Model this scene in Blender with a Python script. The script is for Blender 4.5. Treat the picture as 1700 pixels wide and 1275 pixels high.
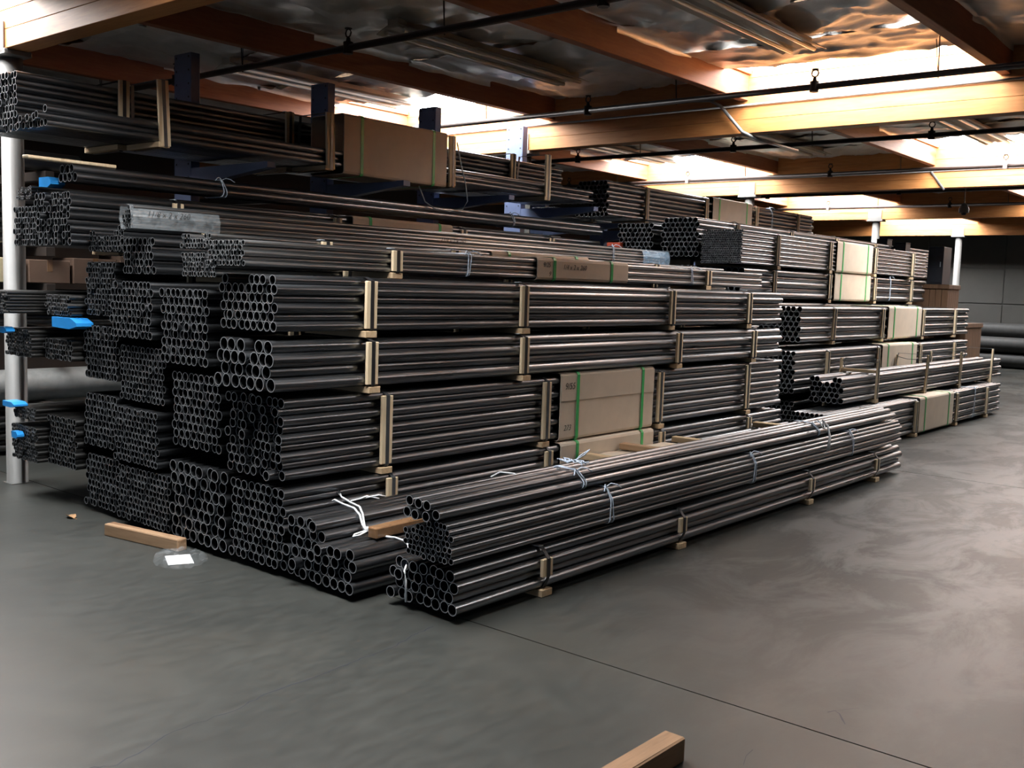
import bpy, math, random
from mathutils import Vector, Matrix, noise
random.seed(7)
for o in list(bpy.data.objects): bpy.data.objects.remove(o)
scene = bpy.context.scene
COL = scene.collection

# ------------------------------------------------------------------ camera
cam_d = bpy.data.cameras.new('camera'); cam = bpy.data.objects.new('camera', cam_d); COL.objects.link(cam)
right = Vector((0.64265451, -0.76549078, 0.03192264))
down = Vector((-0.05347869, -0.08638351, -0.99482557))
fwd = Vector((0.76428739, 0.63762196, -0.09645219))
M = Matrix.Identity(4)
for i in range(3):
    M[i][0] = right[i]; M[i][1] = -down[i]; M[i][2] = -fwd[i]
M[0][3], M[1][3], M[2][3] = -3.46184, -3.19612, 1.63
cam.matrix_world = M
cam_d.sensor_width = 36.0; cam_d.lens = 35.56; cam_d.clip_end = 200; cam_d.clip_start = 0.05
scene.camera = cam

# ------------------------------------------------------------------ world and exposure
SKYLIGHT = 39.0
world = bpy.data.worlds.new('sky'); scene.world = world; world.use_nodes = True
wn = world.node_tree.nodes; wl = world.node_tree.links
bg = wn['Background']; bg.inputs[0].default_value = (0.62, 0.78, 1.0, 1); bg.inputs[1].default_value = 3.4
vs = scene.view_settings
vs.view_transform = 'Standard'; vs.look = 'None'; vs.exposure = 0.0; vs.gamma = 1.0; vs.use_curve_mapping = False
cy = scene.cycles
cy.use_denoising = True; cy.denoising_prefilter = 'ACCURATE'; cy.denoising_input_passes = 'RGB_ALBEDO_NORMAL'
cy.caustics_reflective = False; cy.caustics_refractive = False; cy.blur_glossy = 1.0; cy.sample_clamp_indirect = 6.0
cy.use_light_tree = True
# daylight portal in the open dock door behind the camera
pd = bpy.data.lights.new('door_portal', 'AREA'); pd.shape = 'RECTANGLE'; pd.size = 3.0; pd.size_y = 4.2
pd.cycles.is_portal = True
po = bpy.data.objects.new('door_portal', pd); COL.objects.link(po)
po.location = (-11.9, 1.0, 1.5); po.rotation_euler = (0, -math.pi/2, 0)

# ------------------------------------------------------------------ materials
def nodes_of(name):
    m = bpy.data.materials.new(name); m.use_nodes = True
    return m, m.node_tree.nodes, m.node_tree.links, m.node_tree.nodes['Principled BSDF']
def ramp(n, stops):
    r = n.new('ShaderNodeValToRGB'); e = r.color_ramp.elements
    while len(e) < len(stops): e.new(0.5)
    for k, (p, c) in enumerate(stops):
        e[k].position = p; e[k].color = (*c, 1) if len(c) == 3 else c
    return r
def coords(n, l, scale=(1, 1, 1), kind='Object'):
    t = n.new('ShaderNodeTexCoord'); mp = n.new('ShaderNodeMapping'); mp.inputs['Scale'].default_value = scale
    l.new(t.outputs[kind], mp.inputs['Vector']); return mp.outputs['Vector']
def noise_tex(n, l, vec, scale, detail=5, rough=0.6, dist=0.0):
    t = n.new('ShaderNodeTexNoise'); t.inputs['Scale'].default_value = scale; t.inputs['Detail'].default_value = detail
    t.inputs['Roughness'].default_value = rough; t.inputs['Distortion'].default_value = dist
    l.new(vec, t.inputs['Vector']); return t.outputs['Fac']
def bump(n, l, b, fac, strength, dist=0.01):
    bp = n.new('ShaderNodeBump'); bp.inputs['Strength'].default_value = strength; bp.inputs['Distance'].default_value = dist
    l.new(fac, bp.inputs['Height']); l.new(bp.outputs['Normal'], b.inputs['Normal'])
def mixc(n, l, fac, a, c, mode='MIX'):
    m = n.new('ShaderNodeMix'); m.data_type = 'RGBA'; m.blend_type = mode
    for sock, v in ((m.inputs[0], fac), (m.inputs[6], a), (m.inputs[7], c)):
        if hasattr(v, 'node'): l.new(v, sock)
        else: sock.default_value = v if isinstance(v, float) else (*v, 1)
    return m.outputs[2]

def plain(name, col, rough=0.6, metal=0.0, var=0.15, scale=12.0, stretch=(1, 1, 1), spec=0.5):
    m, n, l, b = nodes_of(name)
    f = noise_tex(n, l, coords(n, l, stretch), scale)
    r = ramp(n, [(0.3, tuple(c*(1-var) for c in col)), (0.7, tuple(min(1, c*(1+var)) for c in col))])
    l.new(f, r.inputs[0]); l.new(r.outputs[0], b.inputs['Base Color'])
    b.inputs['Roughness'].default_value = rough; b.inputs['Metallic'].default_value = metal
    b.inputs['Specular IOR Level'].default_value = spec
    return m
def steel(name, lo, hi, rough, metal=1.0, mark=0.14):
    m, n, l, b = nodes_of(name)
    oi = n.new('ShaderNodeObjectInfo')
    r = ramp(n, [(0.0, lo), (1.0, hi)]); l.new(oi.outputs['Random'], r.inputs[0])
    v = coords(n, l, (0.35, 9, 9))
    f = noise_tex(n, l, v, 3.0, 4, 0.55)
    r2 = ramp(n, [(0.32, (1-mark,)*3), (0.6, (1, 1, 1))]); l.new(f, r2.inputs[0])
    l.new(mixc(n, l, 1.0, r.outputs[0], r2.outputs[0], 'MULTIPLY'), b.inputs['Base Color'])
    b.inputs['Metallic'].default_value = metal
    rr = ramp(n, [(0.3, (rough-0.05,)*3), (0.7, (rough+0.1,)*3)]); l.new(f, rr.inputs[0])
    l.new(rr.outputs[0], b.inputs['Roughness'])
    return m
def lumber(name, a, c, rough=0.75, axis=1, dark=0.0):
    m, n, l, b = nodes_of(name)
    st = [18, 18, 18]; st[axis] = 1.6
    oi = n.new('ShaderNodeObjectInfo')
    v = coords(n, l, tuple(st))
    add = n.new('ShaderNodeVectorMath'); add.operation = 'ADD'
    cmb = n.new('ShaderNodeCombineXYZ'); mu = n.new('ShaderNodeMath'); mu.operation = 'MULTIPLY'; mu.inputs[1].default_value = 37.0
    l.new(oi.outputs['Random'], mu.inputs[0])
    for k in range(3): l.new(mu.outputs[0], cmb.inputs[k])
    l.new(v, add.inputs[0]); l.new(cmb.outputs[0], add.inputs[1])
    f = noise_tex(n, l, add.outputs[0], 2.2, 6, 0.65, 0.4)
    r = ramp(n, [(0.28, a), (0.72, c)]); l.new(f, r.inputs[0])
    k = noise_tex(n, l, add.outputs[0], 0.45, 2, 0.4)
    kr = ramp(n, [(0.26, (0.45, 0.3, 0.2)), (0.36, (1, 1, 1))]); l.new(k, kr.inputs[0])
    l.new(mixc(n, l, 0.8, r.outputs[0], kr.outputs[0], 'MULTIPLY'), b.inputs['Base Color'])
    b.inputs['Roughness'].default_value = rough
    bump(n, l, b, f, 0.25, 0.002)
    return m

MAT = {}
MAT['pipe'] = steel('mill steel', (0.15, 0.157, 0.168), (0.215, 0.225, 0.24), 0.30)
MAT['pipe_pale'] = steel('brushed pale steel', (0.27, 0.275, 0.28), (0.38, 0.385, 0.39), 0.3)
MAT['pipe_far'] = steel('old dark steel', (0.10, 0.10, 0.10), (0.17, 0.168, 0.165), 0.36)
MAT['cut'] = plain('bare cut steel edge', (0.33, 0.34, 0.355), 0.5, 0.35)
MAT['pipe_wall'] = plain('dull black pipe', (0.05, 0.05, 0.05), 0.6)
MAT['pipe_big'] = plain('grey painted pipe', (0.4, 0.41, 0.4), 0.5, 0.3)
MAT['wood'] = lumber('pale pine', (0.62, 0.48, 0.30), (0.78, 0.64, 0.44), axis=2)
MAT['wood_y'] = lumber('pine spacer', (0.45, 0.31, 0.18), (0.64, 0.48, 0.30), axis=1)
MAT['timber'] = lumber('rough timber', (0.27, 0.16, 0.085), (0.42, 0.27, 0.155), axis=1)
MAT['timber_x'] = lumber('brown timber', (0.20, 0.115, 0.06), (0.32, 0.19, 0.105), axis=0)
MAT['glulam'] = lumber('orange glulam', (0.42, 0.155, 0.045), (0.58, 0.26, 0.085), 0.55, axis=1)
MAT['purlin'] = lumber('red brown purlin', (0.26, 0.09, 0.045), (0.38, 0.15, 0.07), 0.6, axis=0)
MAT['card'] = plain('kraft cardboard', (0.60, 0.51, 0.41), 0.8, 0, 0.07, 5)
MAT['green'] = plain('green strapping', (0.05, 0.42, 0.12), 0.4, 0, 0.1)
MAT['black'] = plain('black steel strap', (0.018, 0.018, 0.02), 0.45, 0.2)
MAT['grey_strap'] = plain('grey steel strap', (0.12, 0.13, 0.14), 0.4, 0.7)
MAT['clip'] = plain('pale strap clip', (0.55, 0.62, 0.66), 0.45, 0.2)
MAT['string'] = plain('pale blue twine', (0.52, 0.6, 0.72), 0.8, 0, 0.25, 60)
MAT['rope'] = plain('white rope', (0.8, 0.82, 0.84), 0.85, 0, 0.1, 80)
MAT['wire'] = plain('thin wire', (0.18, 0.18, 0.19), 0.4, 0.8)
MAT['blue'] = plain('slate blue paint', (0.11, 0.145, 0.26), 0.5, 0, 0.12, 6)
MAT['brightblue'] = plain('bright blue plastic', (0.03, 0.33, 0.85), 0.35, 0, 0.1, 8)
MAT['red'] = plain('orange red plastic', (0.6, 0.09, 0.04), 0.45, 0, 0.1)
MAT['white'] = plain('white painted steel', (0.14, 0.14, 0.135), 0.5, 0, 0.08, 4)
MAT['sprinkler'] = plain('black iron pipe', (0.035, 0.022, 0.018), 0.5, 0.2)
MAT['conduit'] = plain('grey conduit', (0.3, 0.3, 0.3), 0.4, 0.6)
MAT['fixture'] = plain('off white enamel', (0.5, 0.48, 0.43), 0.45, 0, 0.06, 3)
MAT['tube'] = plain('unlit lamp tube', (0.75, 0.75, 0.72), 0.2, 0, 0.03, 3)
MAT['ink'] = plain('black marker', (0.02, 0.02, 0.02), 0.6)
MAT['paper'] = plain('white paper', (0.85, 0.86, 0.88), 0.7, 0, 0.03)
MAT['leaf'] = plain('dry leaf', (0.36, 0.2, 0.09), 0.7, 0, 0.4, 30)
MAT['dark'] = plain('dark painted sheet', (0.02, 0.024, 0.035), 0.6)
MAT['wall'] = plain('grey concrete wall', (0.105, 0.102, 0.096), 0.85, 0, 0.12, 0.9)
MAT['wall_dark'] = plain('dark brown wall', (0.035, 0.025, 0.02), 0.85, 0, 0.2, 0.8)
MAT['box'] = plain('brown carton', (0.16, 0.10, 0.07), 0.8, 0, 0.15, 3)
MAT['kraft_pale'] = plain('pale kraft paper', (0.52, 0.45, 0.28), 0.8)
MAT['tape'] = plain('glossy brown tape', (0.22, 0.12, 0.06), 0.12, 0, 0.2, 20)
MAT['crate'] = lumber('dark crate board', (0.14, 0.075, 0.04), (0.22, 0.12, 0.065), axis=2)
MAT['roofdeck'] = plain('roof decking', (0.3, 0.2, 0.12), 0.8)
MAT['asphalt'] = plain('yard asphalt', (0.2, 0.2, 0.2), 0.9)

def foil():
    m, n, l, b = nodes_of('aluminium foil facing')
    v = coords(n, l, (1, 1, 1))
    f = noise_tex(n, l, v, 3.0, 4, 0.6, 0.6)
    r = ramp(n, [(0.3, (0.62, 0.61, 0.595)), (0.7, (0.84, 0.83, 0.81))]); l.new(f, r.inputs[0])
    l.new(r.outputs[0], b.inputs['Base Color']); b.inputs['Metallic'].default_value = 0.35
    b.inputs['Roughness'].default_value = 0.4
    f2 = noise_tex(n, l, v, 9.0, 5, 0.6, 1.0)
    bump(n, l, b, f2, 0.18, 0.01)
    return m
MAT['foil'] = foil()

def film(name, col, alpha):
    m, n, l, b = nodes_of(name)
    b.inputs['Base Color'].default_value = (*col, 1); b.inputs['Roughness'].default_value = 0.08
    v = coords(n, l); f = noise_tex(n, l, v, 26, 4, 0.6, 0.8)
    r = ramp(n, [(0.35, (alpha*0.5,)*3), (0.7, (min(1, alpha*1.5),)*3)]); l.new(f, r.inputs[0]); l.new(r.outputs[0], b.inputs['Alpha'])
    bump(n, l, b, f, 0.7, 0.01)
    return m
MAT['film'] = film('clear plastic film', (0.6, 0.66, 0.7), 0.08)
MAT['film_blue'] = film('bluish plastic film', (0.3, 0.42, 0.55), 0.4)

def pane_mat():
    m, n, l, b = nodes_of('daylit skylight lens')
    b.inputs['Base Color'].default_value = (0.9, 0.9, 0.9, 1)
    b.inputs['Emission Color'].default_value = (0.97, 0.985, 0.985, 1); b.inputs['Emission Strength'].default_value = SKYLIGHT
    return m
MAT['pane'] = pane_mat()

def concrete():
    m, n, l, b = nodes_of('stained concrete')
    tc = n.new('ShaderNodeTexCoord'); P = tc.outputs['Object']
    def mapped(s):
        mp = n.new('ShaderNodeMapping'); mp.inputs['Scale'].default_value = s; l.new(P, mp.inputs['Vector']); return mp.outputs['Vector']
    big = noise_tex(n, l, mapped((0.55, 0.8, 1)), 1.0, 6, 0.62, 0.5)
    r = ramp(n, [(0.25, (0.025, 0.0268, 0.0245)), (0.5, (0.037, 0.0395, 0.036)), (0.75, (0.057, 0.0595, 0.054))]); l.new(big, r.inputs[0])
    sm = noise_tex(n, l, mapped((2.2, 6, 1)), 3.0, 8, 0.7, 0.3)
    r2 = ramp(n, [(0.36, (0.55,)*3), (0.62, (1.2,)*3)]); l.new(sm, r2.inputs[0])
    sx = n.new('ShaderNodeSeparateXYZ'); l.new(P, sx.inputs[0])
    lane = n.new('ShaderNodeMapRange'); lane.inputs[1].default_value = -0.6; lane.inputs[2].default_value = 1.6; lane.inputs[3].default_value = 0.4; lane.inputs[4].default_value = 0.85; l.new(sx.outputs[0], lane.inputs[0])
    c = mixc(n, l, lane.outputs[0], r.outputs[0], r2.outputs[0], 'MULTIPLY')
    # tyre-dirt stains, denser in the traffic lane (shape of their own)
    st = noise_tex(n, l, mapped((0.9, 1.5, 1)), 1.25, 7, 0.68, 0.7)
    sr = ramp(n, [(0.43, (0, 0, 0)), (0.56, (1, 1, 1))]); l.new(st, sr.inputs[0])
    mr = n.new('ShaderNodeMapRange'); mr.inputs[1].default_value = -0.4; mr.inputs[2].default_value = 2.2; l.new(sx.outputs[0], mr.inputs[0])
    mul = n.new('ShaderNodeMath'); mul.operation = 'MULTIPLY'; l.new(sr.outputs[0], mul.inputs[0]); l.new(mr.outputs[0], mul.inputs[1])
    mul2 = n.new('ShaderNodeMath'); mul2.operation = 'MULTIPLY'; l.new(mul.outputs[0], mul2.inputs[0]); mul2.inputs[1].default_value = 0.6
    c = mixc(n, l, mul2.outputs[0], c, (0.014, 0.014, 0.0132))
    tan = noise_tex(n, l, mapped((0.7, 0.7, 1)), 0.9, 4, 0.6)
    tr = ramp(n, [(0.52, (0, 0, 0)), (0.75, (1, 1, 1))]); l.new(tan, tr.inputs[0])
    tm = n.new('ShaderNodeMath'); tm.operation = 'MULTIPLY'; l.new(tr.outputs[0], tm.inputs[0]); tm.inputs[1].default_value = 0.45
    c = mixc(n, l, tm.outputs[0], c, (0.07, 0.062, 0.048))
    l.new(c, b.inputs['Base Color'])
    rr = ramp(n, [(0.3, (0.40,)*3), (0.7, (0.46,)*3)]); l.new(sm, rr.inputs[0]); l.new(rr.outputs[0], b.inputs['Roughness'])
    sp = n.new('ShaderNodeMapRange'); sp.inputs[3].default_value = 0.5; sp.inputs[4].default_value = 0.2; l.new(mul.outputs[0], sp.inputs[0]); l.new(sp.outputs[0], b.inputs['Specular IOR Level'])
    bump(n, l, b, sm, 0.05, 0.003)
    return m
MAT['concrete'] = concrete()

# ------------------------------------------------------------------ mesh helpers
class MB:
    def __init__(s): s.v = []; s.f = []; s.sm = []; s.rim = []
    def add(s, vs, fs, smooth=False):
        o = len(s.v); s.v += [tuple(p) for p in vs]
        for q in fs: s.f.append(tuple(i+o for i in q)); s.sm.append(smooth)
        return s
    def box(s, x0, x1, y0, y1, z0, z1, c=0.0, R=None, piv=None):
        """box with chamfered edges"""
        cx, cy, cz = (x0+x1)/2, (y0+y1)/2, (z0+z1)/2
        h = ((x1-x0)/2, (y1-y0)/2, (z1-z0)/2)
        if c <= 0:
            vs = [(cx+a*h[0], cy+b_*h[1], cz+d*h[2]) for a in (-1, 1) for b_ in (-1, 1) for d in (-1, 1)]
            fs = [(0, 1, 3, 2), (4, 6, 7, 5), (0, 4, 5, 1), (2, 3, 7, 6), (0, 2, 6, 4), (1, 5, 7, 3)]
        else:
            c = min(c, *(k*0.45 for k in h)); vs = []; idx = {}
            for a in (-1, 1):
                for b_ in (-1, 1):
                    for d in (-1, 1):
                        for ax in range(3):
                            p = [a*(h[0]-c), b_*(h[1]-c), d*(h[2]-c)]
                            p[ax] += (a, b_, d)[ax]*c
                            idx[(a, b_, d, ax)] = len(vs); vs.append((cx+p[0], cy+p[1], cz+p[2]))
            fs = []
            for ax in range(3):
                o1, o2 = [k for k in range(3) if k != ax]
                for sg in (-1, 1):
                    q = []
                    for u, w in ((-1, -1), (1, -1), (1, 1), (-1, 1)):
                        t = [0, 0, 0]; t[ax] = sg; t[o1] = u; t[o2] = w; q.append(idx[(*t, ax)])
                    fs.append(tuple(q))
                for u in (-1, 1):
                    for w in (-1, 1):
                        t0 = [0, 0, 0]; t1 = [0, 0, 0]; t0[ax] = -1; t1[ax] = 1
                        t0[o1] = t1[o1] = u; t0[o2] = t1[o2] = w
                        fs.append((idx[(*t0, o1)], idx[(*t1, o1)], idx[(*t1, o2)], idx[(*t0, o2)]))
            for a in (-1, 1):
                for b_ in (-1, 1):
                    for d in (-1, 1): fs.append(tuple(idx[(a, b_, d, k)] for k in range(3)))
        if R is not None:
            pv = Vector(piv if piv else (cx, cy, cz)); vs = [tuple(pv + R @ (Vector(p)-pv)) for p in vs]
        return s.add(vs, fs)
    def tube(s, pts, r, seg=6, cap=True):
        pts = [Vector(p) for p in pts]; rings = []
        up = Vector((0.31, 0.23, 0.92))
        for i, p in enumerate(pts):
            t = (pts[min(i+1, len(pts)-1)] - pts[max(i-1, 0)])
            t = t.normalized() if t.length > 1e-9 else Vector((1, 0, 0))
            a = t.cross(up); a = a.normalized() if a.length > 1e-4 else t.orthogonal().normalized()
            b = t.cross(a); rr = r[i] if isinstance(r, (list, tuple)) else r
            rings.append([p + a*(rr*math.cos(2*math.pi*k/seg)) + b*(rr*math.sin(2*math.pi*k/seg)) for k in range(seg)])
        vs = [q for g in rings for q in g]; fs = []
        for i in range(len(rings)-1):
            for k in range(seg): fs.append((i*seg+k, i*seg+(k+1) % seg, (i+1)*seg+(k+1) % seg, (i+1)*seg+k))
        s.add(vs, fs, True)
        if cap:
            o = len(s.v)-len(vs)
            s.f.append(tuple(o+k for k in range(seg))); s.sm.append(False)
            s.f.append(tuple(o+(len(rings)-1)*seg+k for k in range(seg))); s.sm.append(False)
        return s
    def band(s, loop, w, th):
        """closed band around +x axis: loop of (y,z) points, width w in x centred on 0, outward thickness th"""
        n = len(loop); cy = sum(p[0] for p in loop)/n; cz = sum(p[1] for p in loop)/n
        out = []
        for i in range(n):
            a = Vector(loop[i-1]); p = Vector(loop[i]); q = Vector(loop[(i+1) % n])
            e1 = (p-a).normalized(); e2 = (q-p).normalized()
            n1 = Vector((e1.y, -e1.x)); n2 = Vector((e2.y, -e2.x)); nn = (n1+n2)
            nn = nn.normalized() if nn.length > 1e-6 else n1
            if nn.dot(p-Vector((cy, cz))) < 0: nn = -nn
            out.append(p + nn*th)
        vs = []
        for x in (-w/2, w/2):
            vs += [(x, p[0], p[1]) for p in loop] + [(x, p[0], p[1]) for p in out]
        fs = []
        for i in range(n):
            j = (i+1) % n
            A0, A1, B0, B1 = i, j, n+i, n+j
            C0, C1, D0, D1 = 2*n+i, 2*n+j, 3*n+i, 3*n+j
            fs += [(A0, A1, B1, B0), (C0, D0, D1, C1), (B0, B1, D1, D0), (A0, C0, C1, A1)]
        return s.add(vs, fs)
    def mesh(s, name, mat):
        me = bpy.data.meshes.new(name); me.from_pydata(s.v, [], s.f); me.materials.append(MAT[mat] if isinstance(mat, str) else mat)
        me.polygons.foreach_set('use_smooth', s.sm)
        if s.rim: me.materials.append(MAT['cut']); me.polygons.foreach_set('material_index', s.rim+[0]*(len(s.f)-len(s.rim)))
        me.update(); return me
    def obj(s, name, mat, parent=None, loc=(0, 0, 0)):
        return place(name, s.mesh(name, mat), parent, loc)

def place(name, me, parent=None, loc=(0, 0, 0), rot=None, scale=None):
    o = bpy.data.objects.new(name, me); COL.objects.link(o); o.location = loc
    if rot: o.rotation_euler = rot
    if scale: o.scale = scale
    if parent: o.parent = parent
    return o
def tag(o, label=None, cat=None, group=None, kind=None):
    if label: o['label'] = label
    if cat: o['category'] = cat
    if group: o['group'] = group
    if kind: o['kind'] = kind
    return o
def empty(name, loc, rz=0.0):
    o = bpy.data.objects.new(name, None); COL.objects.link(o); o.location = loc; o.rotation_euler = (0, 0, rz)
    o.empty_display_size = 0.1; return o
RZ = lambda a: Matrix.Rotation(a, 3, 'Z')
RX = lambda a: Matrix.Rotation(a, 3, 'X')
RY = lambda a: Matrix.Rotation(a, 3, 'Y')

PIPES = {}
def pipe_geo(mb, d, L, seg, wall, off=(0, 0, 0)):
    ro, ri = d/2, d/2-wall
    vs = []
    for x, r in ((0, ro), (L, ro), (0, ri), (L, ri)):
        vs += [(off[0]+x, off[1]+r*math.cos(2*math.pi*k/seg), off[2]+r*math.sin(2*math.pi*k/seg)) for k in range(seg)]
    o = len(mb.v); mb.v += vs
    for k in range(seg):
        j = (k+1) % seg
        for q, sm in (((k, seg+k, seg+j, j), True), ((2*seg+k, 2*seg+j, 3*seg+j, 3*seg+k), True)):
            mb.f.append(tuple(o+i for i in q)); mb.sm.append(sm); mb.rim.append(0)
    # separate rim vertices keep the cut ends crisp
    o2 = len(mb.v); mb.v += vs
    for k in range(seg):
        j = (k+1) % seg
        for q in ((k, j, 2*seg+j, 2*seg+k), (seg+k, 3*seg+k, 3*seg+j, seg+j)):
            mb.f.append(tuple(o2+i for i in q)); mb.sm.append(False); mb.rim.append(1)
def pipe_mesh(d, L, seg, mat):
    key = (round(d, 4), round(L, 2), seg, mat)
    if key not in PIPES:
        mb = MB(); pipe_geo(mb, d, L, seg, max(0.0026, d*0.066)); PIPES[key] = mb.mesh('pipe', mat)
    return PIPES[key]

# ------------------------------------------------------------------ pipe bundles
def rows_of(d, cols, rows, skip):
    out = []
    for r in range(rows):
        nc = cols if r % 2 == 0 else cols-1
        for i in range(nc):
            if skip and skip(r, i, nc): continue
            out.append((d/2 + (d/2 if r % 2 else 0) + i*d, d/2 + r*0.866*d))
    return out
def rloop(y0, y1, z0, z1, c):
    return [(y0+c, z0), (y1-c, z0), (y1-c*0.3, z0+c*0.3), (y1, z0+c), (y1, z1-c), (y1-c*0.3, z1-c*0.3), (y1-c, z1), (y0+c, z1),
            (y0+c*0.3, z1-c*0.3), (y0, z1-c), (y0, z0+c), (y0+c*0.3, z0+c*0.3)]
def text_mesh(txt, size, mat='ink', shear=0.25):
    cu = bpy.data.curves.new('writing', 'FONT'); cu.body = txt; cu.size = size; cu.shear = shear; cu.extrude = 0.0006; cu.offset = -size*0.012
    t = bpy.data.objects.new('tmp', cu); COL.objects.link(t)
    dg = bpy.context.evaluated_depsgraph_get(); me = bpy.data.meshes.new_from_object(t.evaluated_get(dg))
    bpy.data.objects.remove(t); me.materials.clear(); me.materials.append(MAT[mat]); me.name = 'writing'
    return me
def card_wrap(root, xa, xb, y0, y1, z0, z1, greens=(0.16, 0.86), writing=(), flap=0.0):
    mb = MB(); lp = rloop(y0, y1, z0, z1, 0.02)
    mb.band(lp, xb-xa, 0.006)
    cx = (xa+xb)/2
    w = mb.obj('cardboard_wrap', 'card', root, (cx, 0, 0)); w['label'] = 'brown cardboard sleeve held by green straps'
    if flap:
        fb = MB(); q = z1-flap
        fb.box(-(xb-xa)/2+0.004, (xb-xa)/2-0.004, y0-0.0125, y0-0.0065, q, z1-0.012, 0.003); fb.obj('flap', 'card', w)
    for t in greens:
        g = MB(); e = 0.0075 + (0.007 if flap else 0)
        g.band(rloop(y0-e, y1+0.008, z0-0.008, z1+0.008, 0.022), 0.032, 0.0025)
        go = g.obj('green_strap', 'green', w, (-(xb-xa)/2+(xb-xa)*t, 0, 0))
    for txt, size, tx, tz in writing:
        place('writing', text_mesh(txt, size), w, (-(xb-xa)/2+tx, y0-0.016-(0.0 if flap else -0.007), tz), (math.pi/2, 0, 0))
    return w
def bundle(label, x0, y0, z0, d, cols, rows, L=6.1, mat='pipe', seg=14, jit=0.012, skip=None, battens=(), style='black',
           bh=None, card=None, group=None, strings=(), spacer=0.04, sp_over=0.03, joined=False, rz=0.0, tilt=None, pts=None,
           name='pipe_bundle', bw=0.085, bz=None):
    root = empty(name, (x0, y0, z0), rz)
    tag(root, label, 'pipe bundle', group)
    P = pts if pts else rows_of(d, cols, rows, skip)
    rnd = random.Random(label)
    if joined:
        mb = MB()
        for y, z in P: pipe_geo(mb, d*0.985, L, 10, max(0.003, d*0.07), (rnd.uniform(-jit, jit), y, z))
        o = mb.obj('pipe', mat, root); o['kind'] = 'stuff'; o['label'] = 'tightly packed thin steel tubes'
    else:
        me = pipe_mesh(d*0.985, L, seg, mat)
        for y, z in P: place('pipe', me, root, (rnd.uniform(-jit, jit*0.5)*(1 if rnd.random() < .9 else 2.0), y, z), (rnd.uniform(0, 6.28), 0, 0))
    W = max(p[0] for p in P)+d/2; H = max(p[1] for p in P)+d/2
    front = min(p[0] for p in P)-d/2
    if bh is None: bh = H
    for k, bx in enumerate(battens):
        a = bx-x0; t = tilt[k] if tilt else rnd.uniform(-0.012, 0.012)
        zb0, zb1 = (bz if bz else (H*0.04, bh*0.94))
        b = MB(); b.box(-bw/2, bw/2, front-0.022, front-0.001, zb0, zb1, 0.003, RY(t), (0, front, zb0))
        b.obj('batten', 'wood', root, (a, 0, 0))
        s = MB(); b0 = -spacer-0.003 if spacer else -0.003
        s.band([(front-0.024, zb0), (front-0.024, zb1), (front+0.03, max(H, zb1)+0.002), (W-0.02, max(H, zb1)+0.002), (W+0.004, H*0.8), (W+0.004, 0.02),
                (W-0.02, b0), (front+0.03, b0)], 0.026, 0.0035)
        if abs(t) > 0.03:
            for i, v in enumerate(s.v): s.v[i] = (v[0]+(v[2]-zb0)*math.tan(t), v[1], v[2])
        so = s.obj('strap', 'black' if style == 'black' else 'grey_strap', root, (a, 0, 0))
        if style == 'black' and rnd.random() < 0.6:
            c = MB(); c.box(-0.017, 0.017, front+0.03, front+0.07, max(H, zb1)+0.004, max(H, zb1)+0.009, 0.001); c.obj('strap_clip', 'clip', so)
        if spacer:
            ov = rnd.uniform(0.3, 1.0)*sp_over
            p = MB(); p.box(-0.045, 0.045, front-ov, W+0.01, -spacer+0.001, -0.0005, 0.003); p.obj('spacer_board', 'wood_y', root, (a+rnd.uniform(-.02, .02), 0, 0))
    for bx in strings:
        s = MB(); tie(s, P, d, rnd); s.obj('tie_string', 'string', root, (bx-x0, 0, 0))
    if card: card_wrap(root, card[0]-x0, card[1]-x0, front-0.008, W+0.006, (card[2] if len(card) > 2 else -0.006), (card[3] if len(card) > 3 else H+0.008), **(card[4] if len(card) > 4 else {}))
    return root
def hull(P):
    P = sorted(set((round(a, 4), round(b, 4)) for a, b in P))
    def half(Q):
        h = []
        for p in Q:
            while len(h) > 1 and (h[-1][0]-h[-2][0])*(p[1]-h[-2][1])-(h[-1][1]-h[-2][1])*(p[0]-h[-2][0]) <= 0: h.pop()
            h.append(p)
        return h
    lo = half(P); up = half(P[::-1]); return lo[:-1]+up[:-1]
def tie(mb, P, d, rnd, r=0.004, turns=2):
    ring = []
    for y, z in P:
        for k in range(12): ring.append((y+(d/2+0.005)*math.cos(k*math.pi/6), z+(d/2+0.005)*math.sin(k*math.pi/6)))
    h = hull(ring)
    for t in range(turns):
        sl = rnd.uniform(-0.06, 0.06); zc = sum(p[1] for p in h)/len(h)
        pts = [(t*0.022-0.011+(p[1]-zc)*sl*3, p[0], p[1]) for p in h]; pts.append(pts[0])
        mb.tube(pts, r, 5, False)
    top = max(h, key=lambda p: p[1]-0.3*p[0])
    for e in (-1, 1):
        mb.tube([(0, top[0], top[1]+0.004), (0.03*e, top[0]-0.01, top[1]+0.02), (0.06*e, top[0]-0.03, top[1]+0.012), (0.085*e, top[0]-0.045, top[1]-0.008)], r*0.9, 5)

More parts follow.
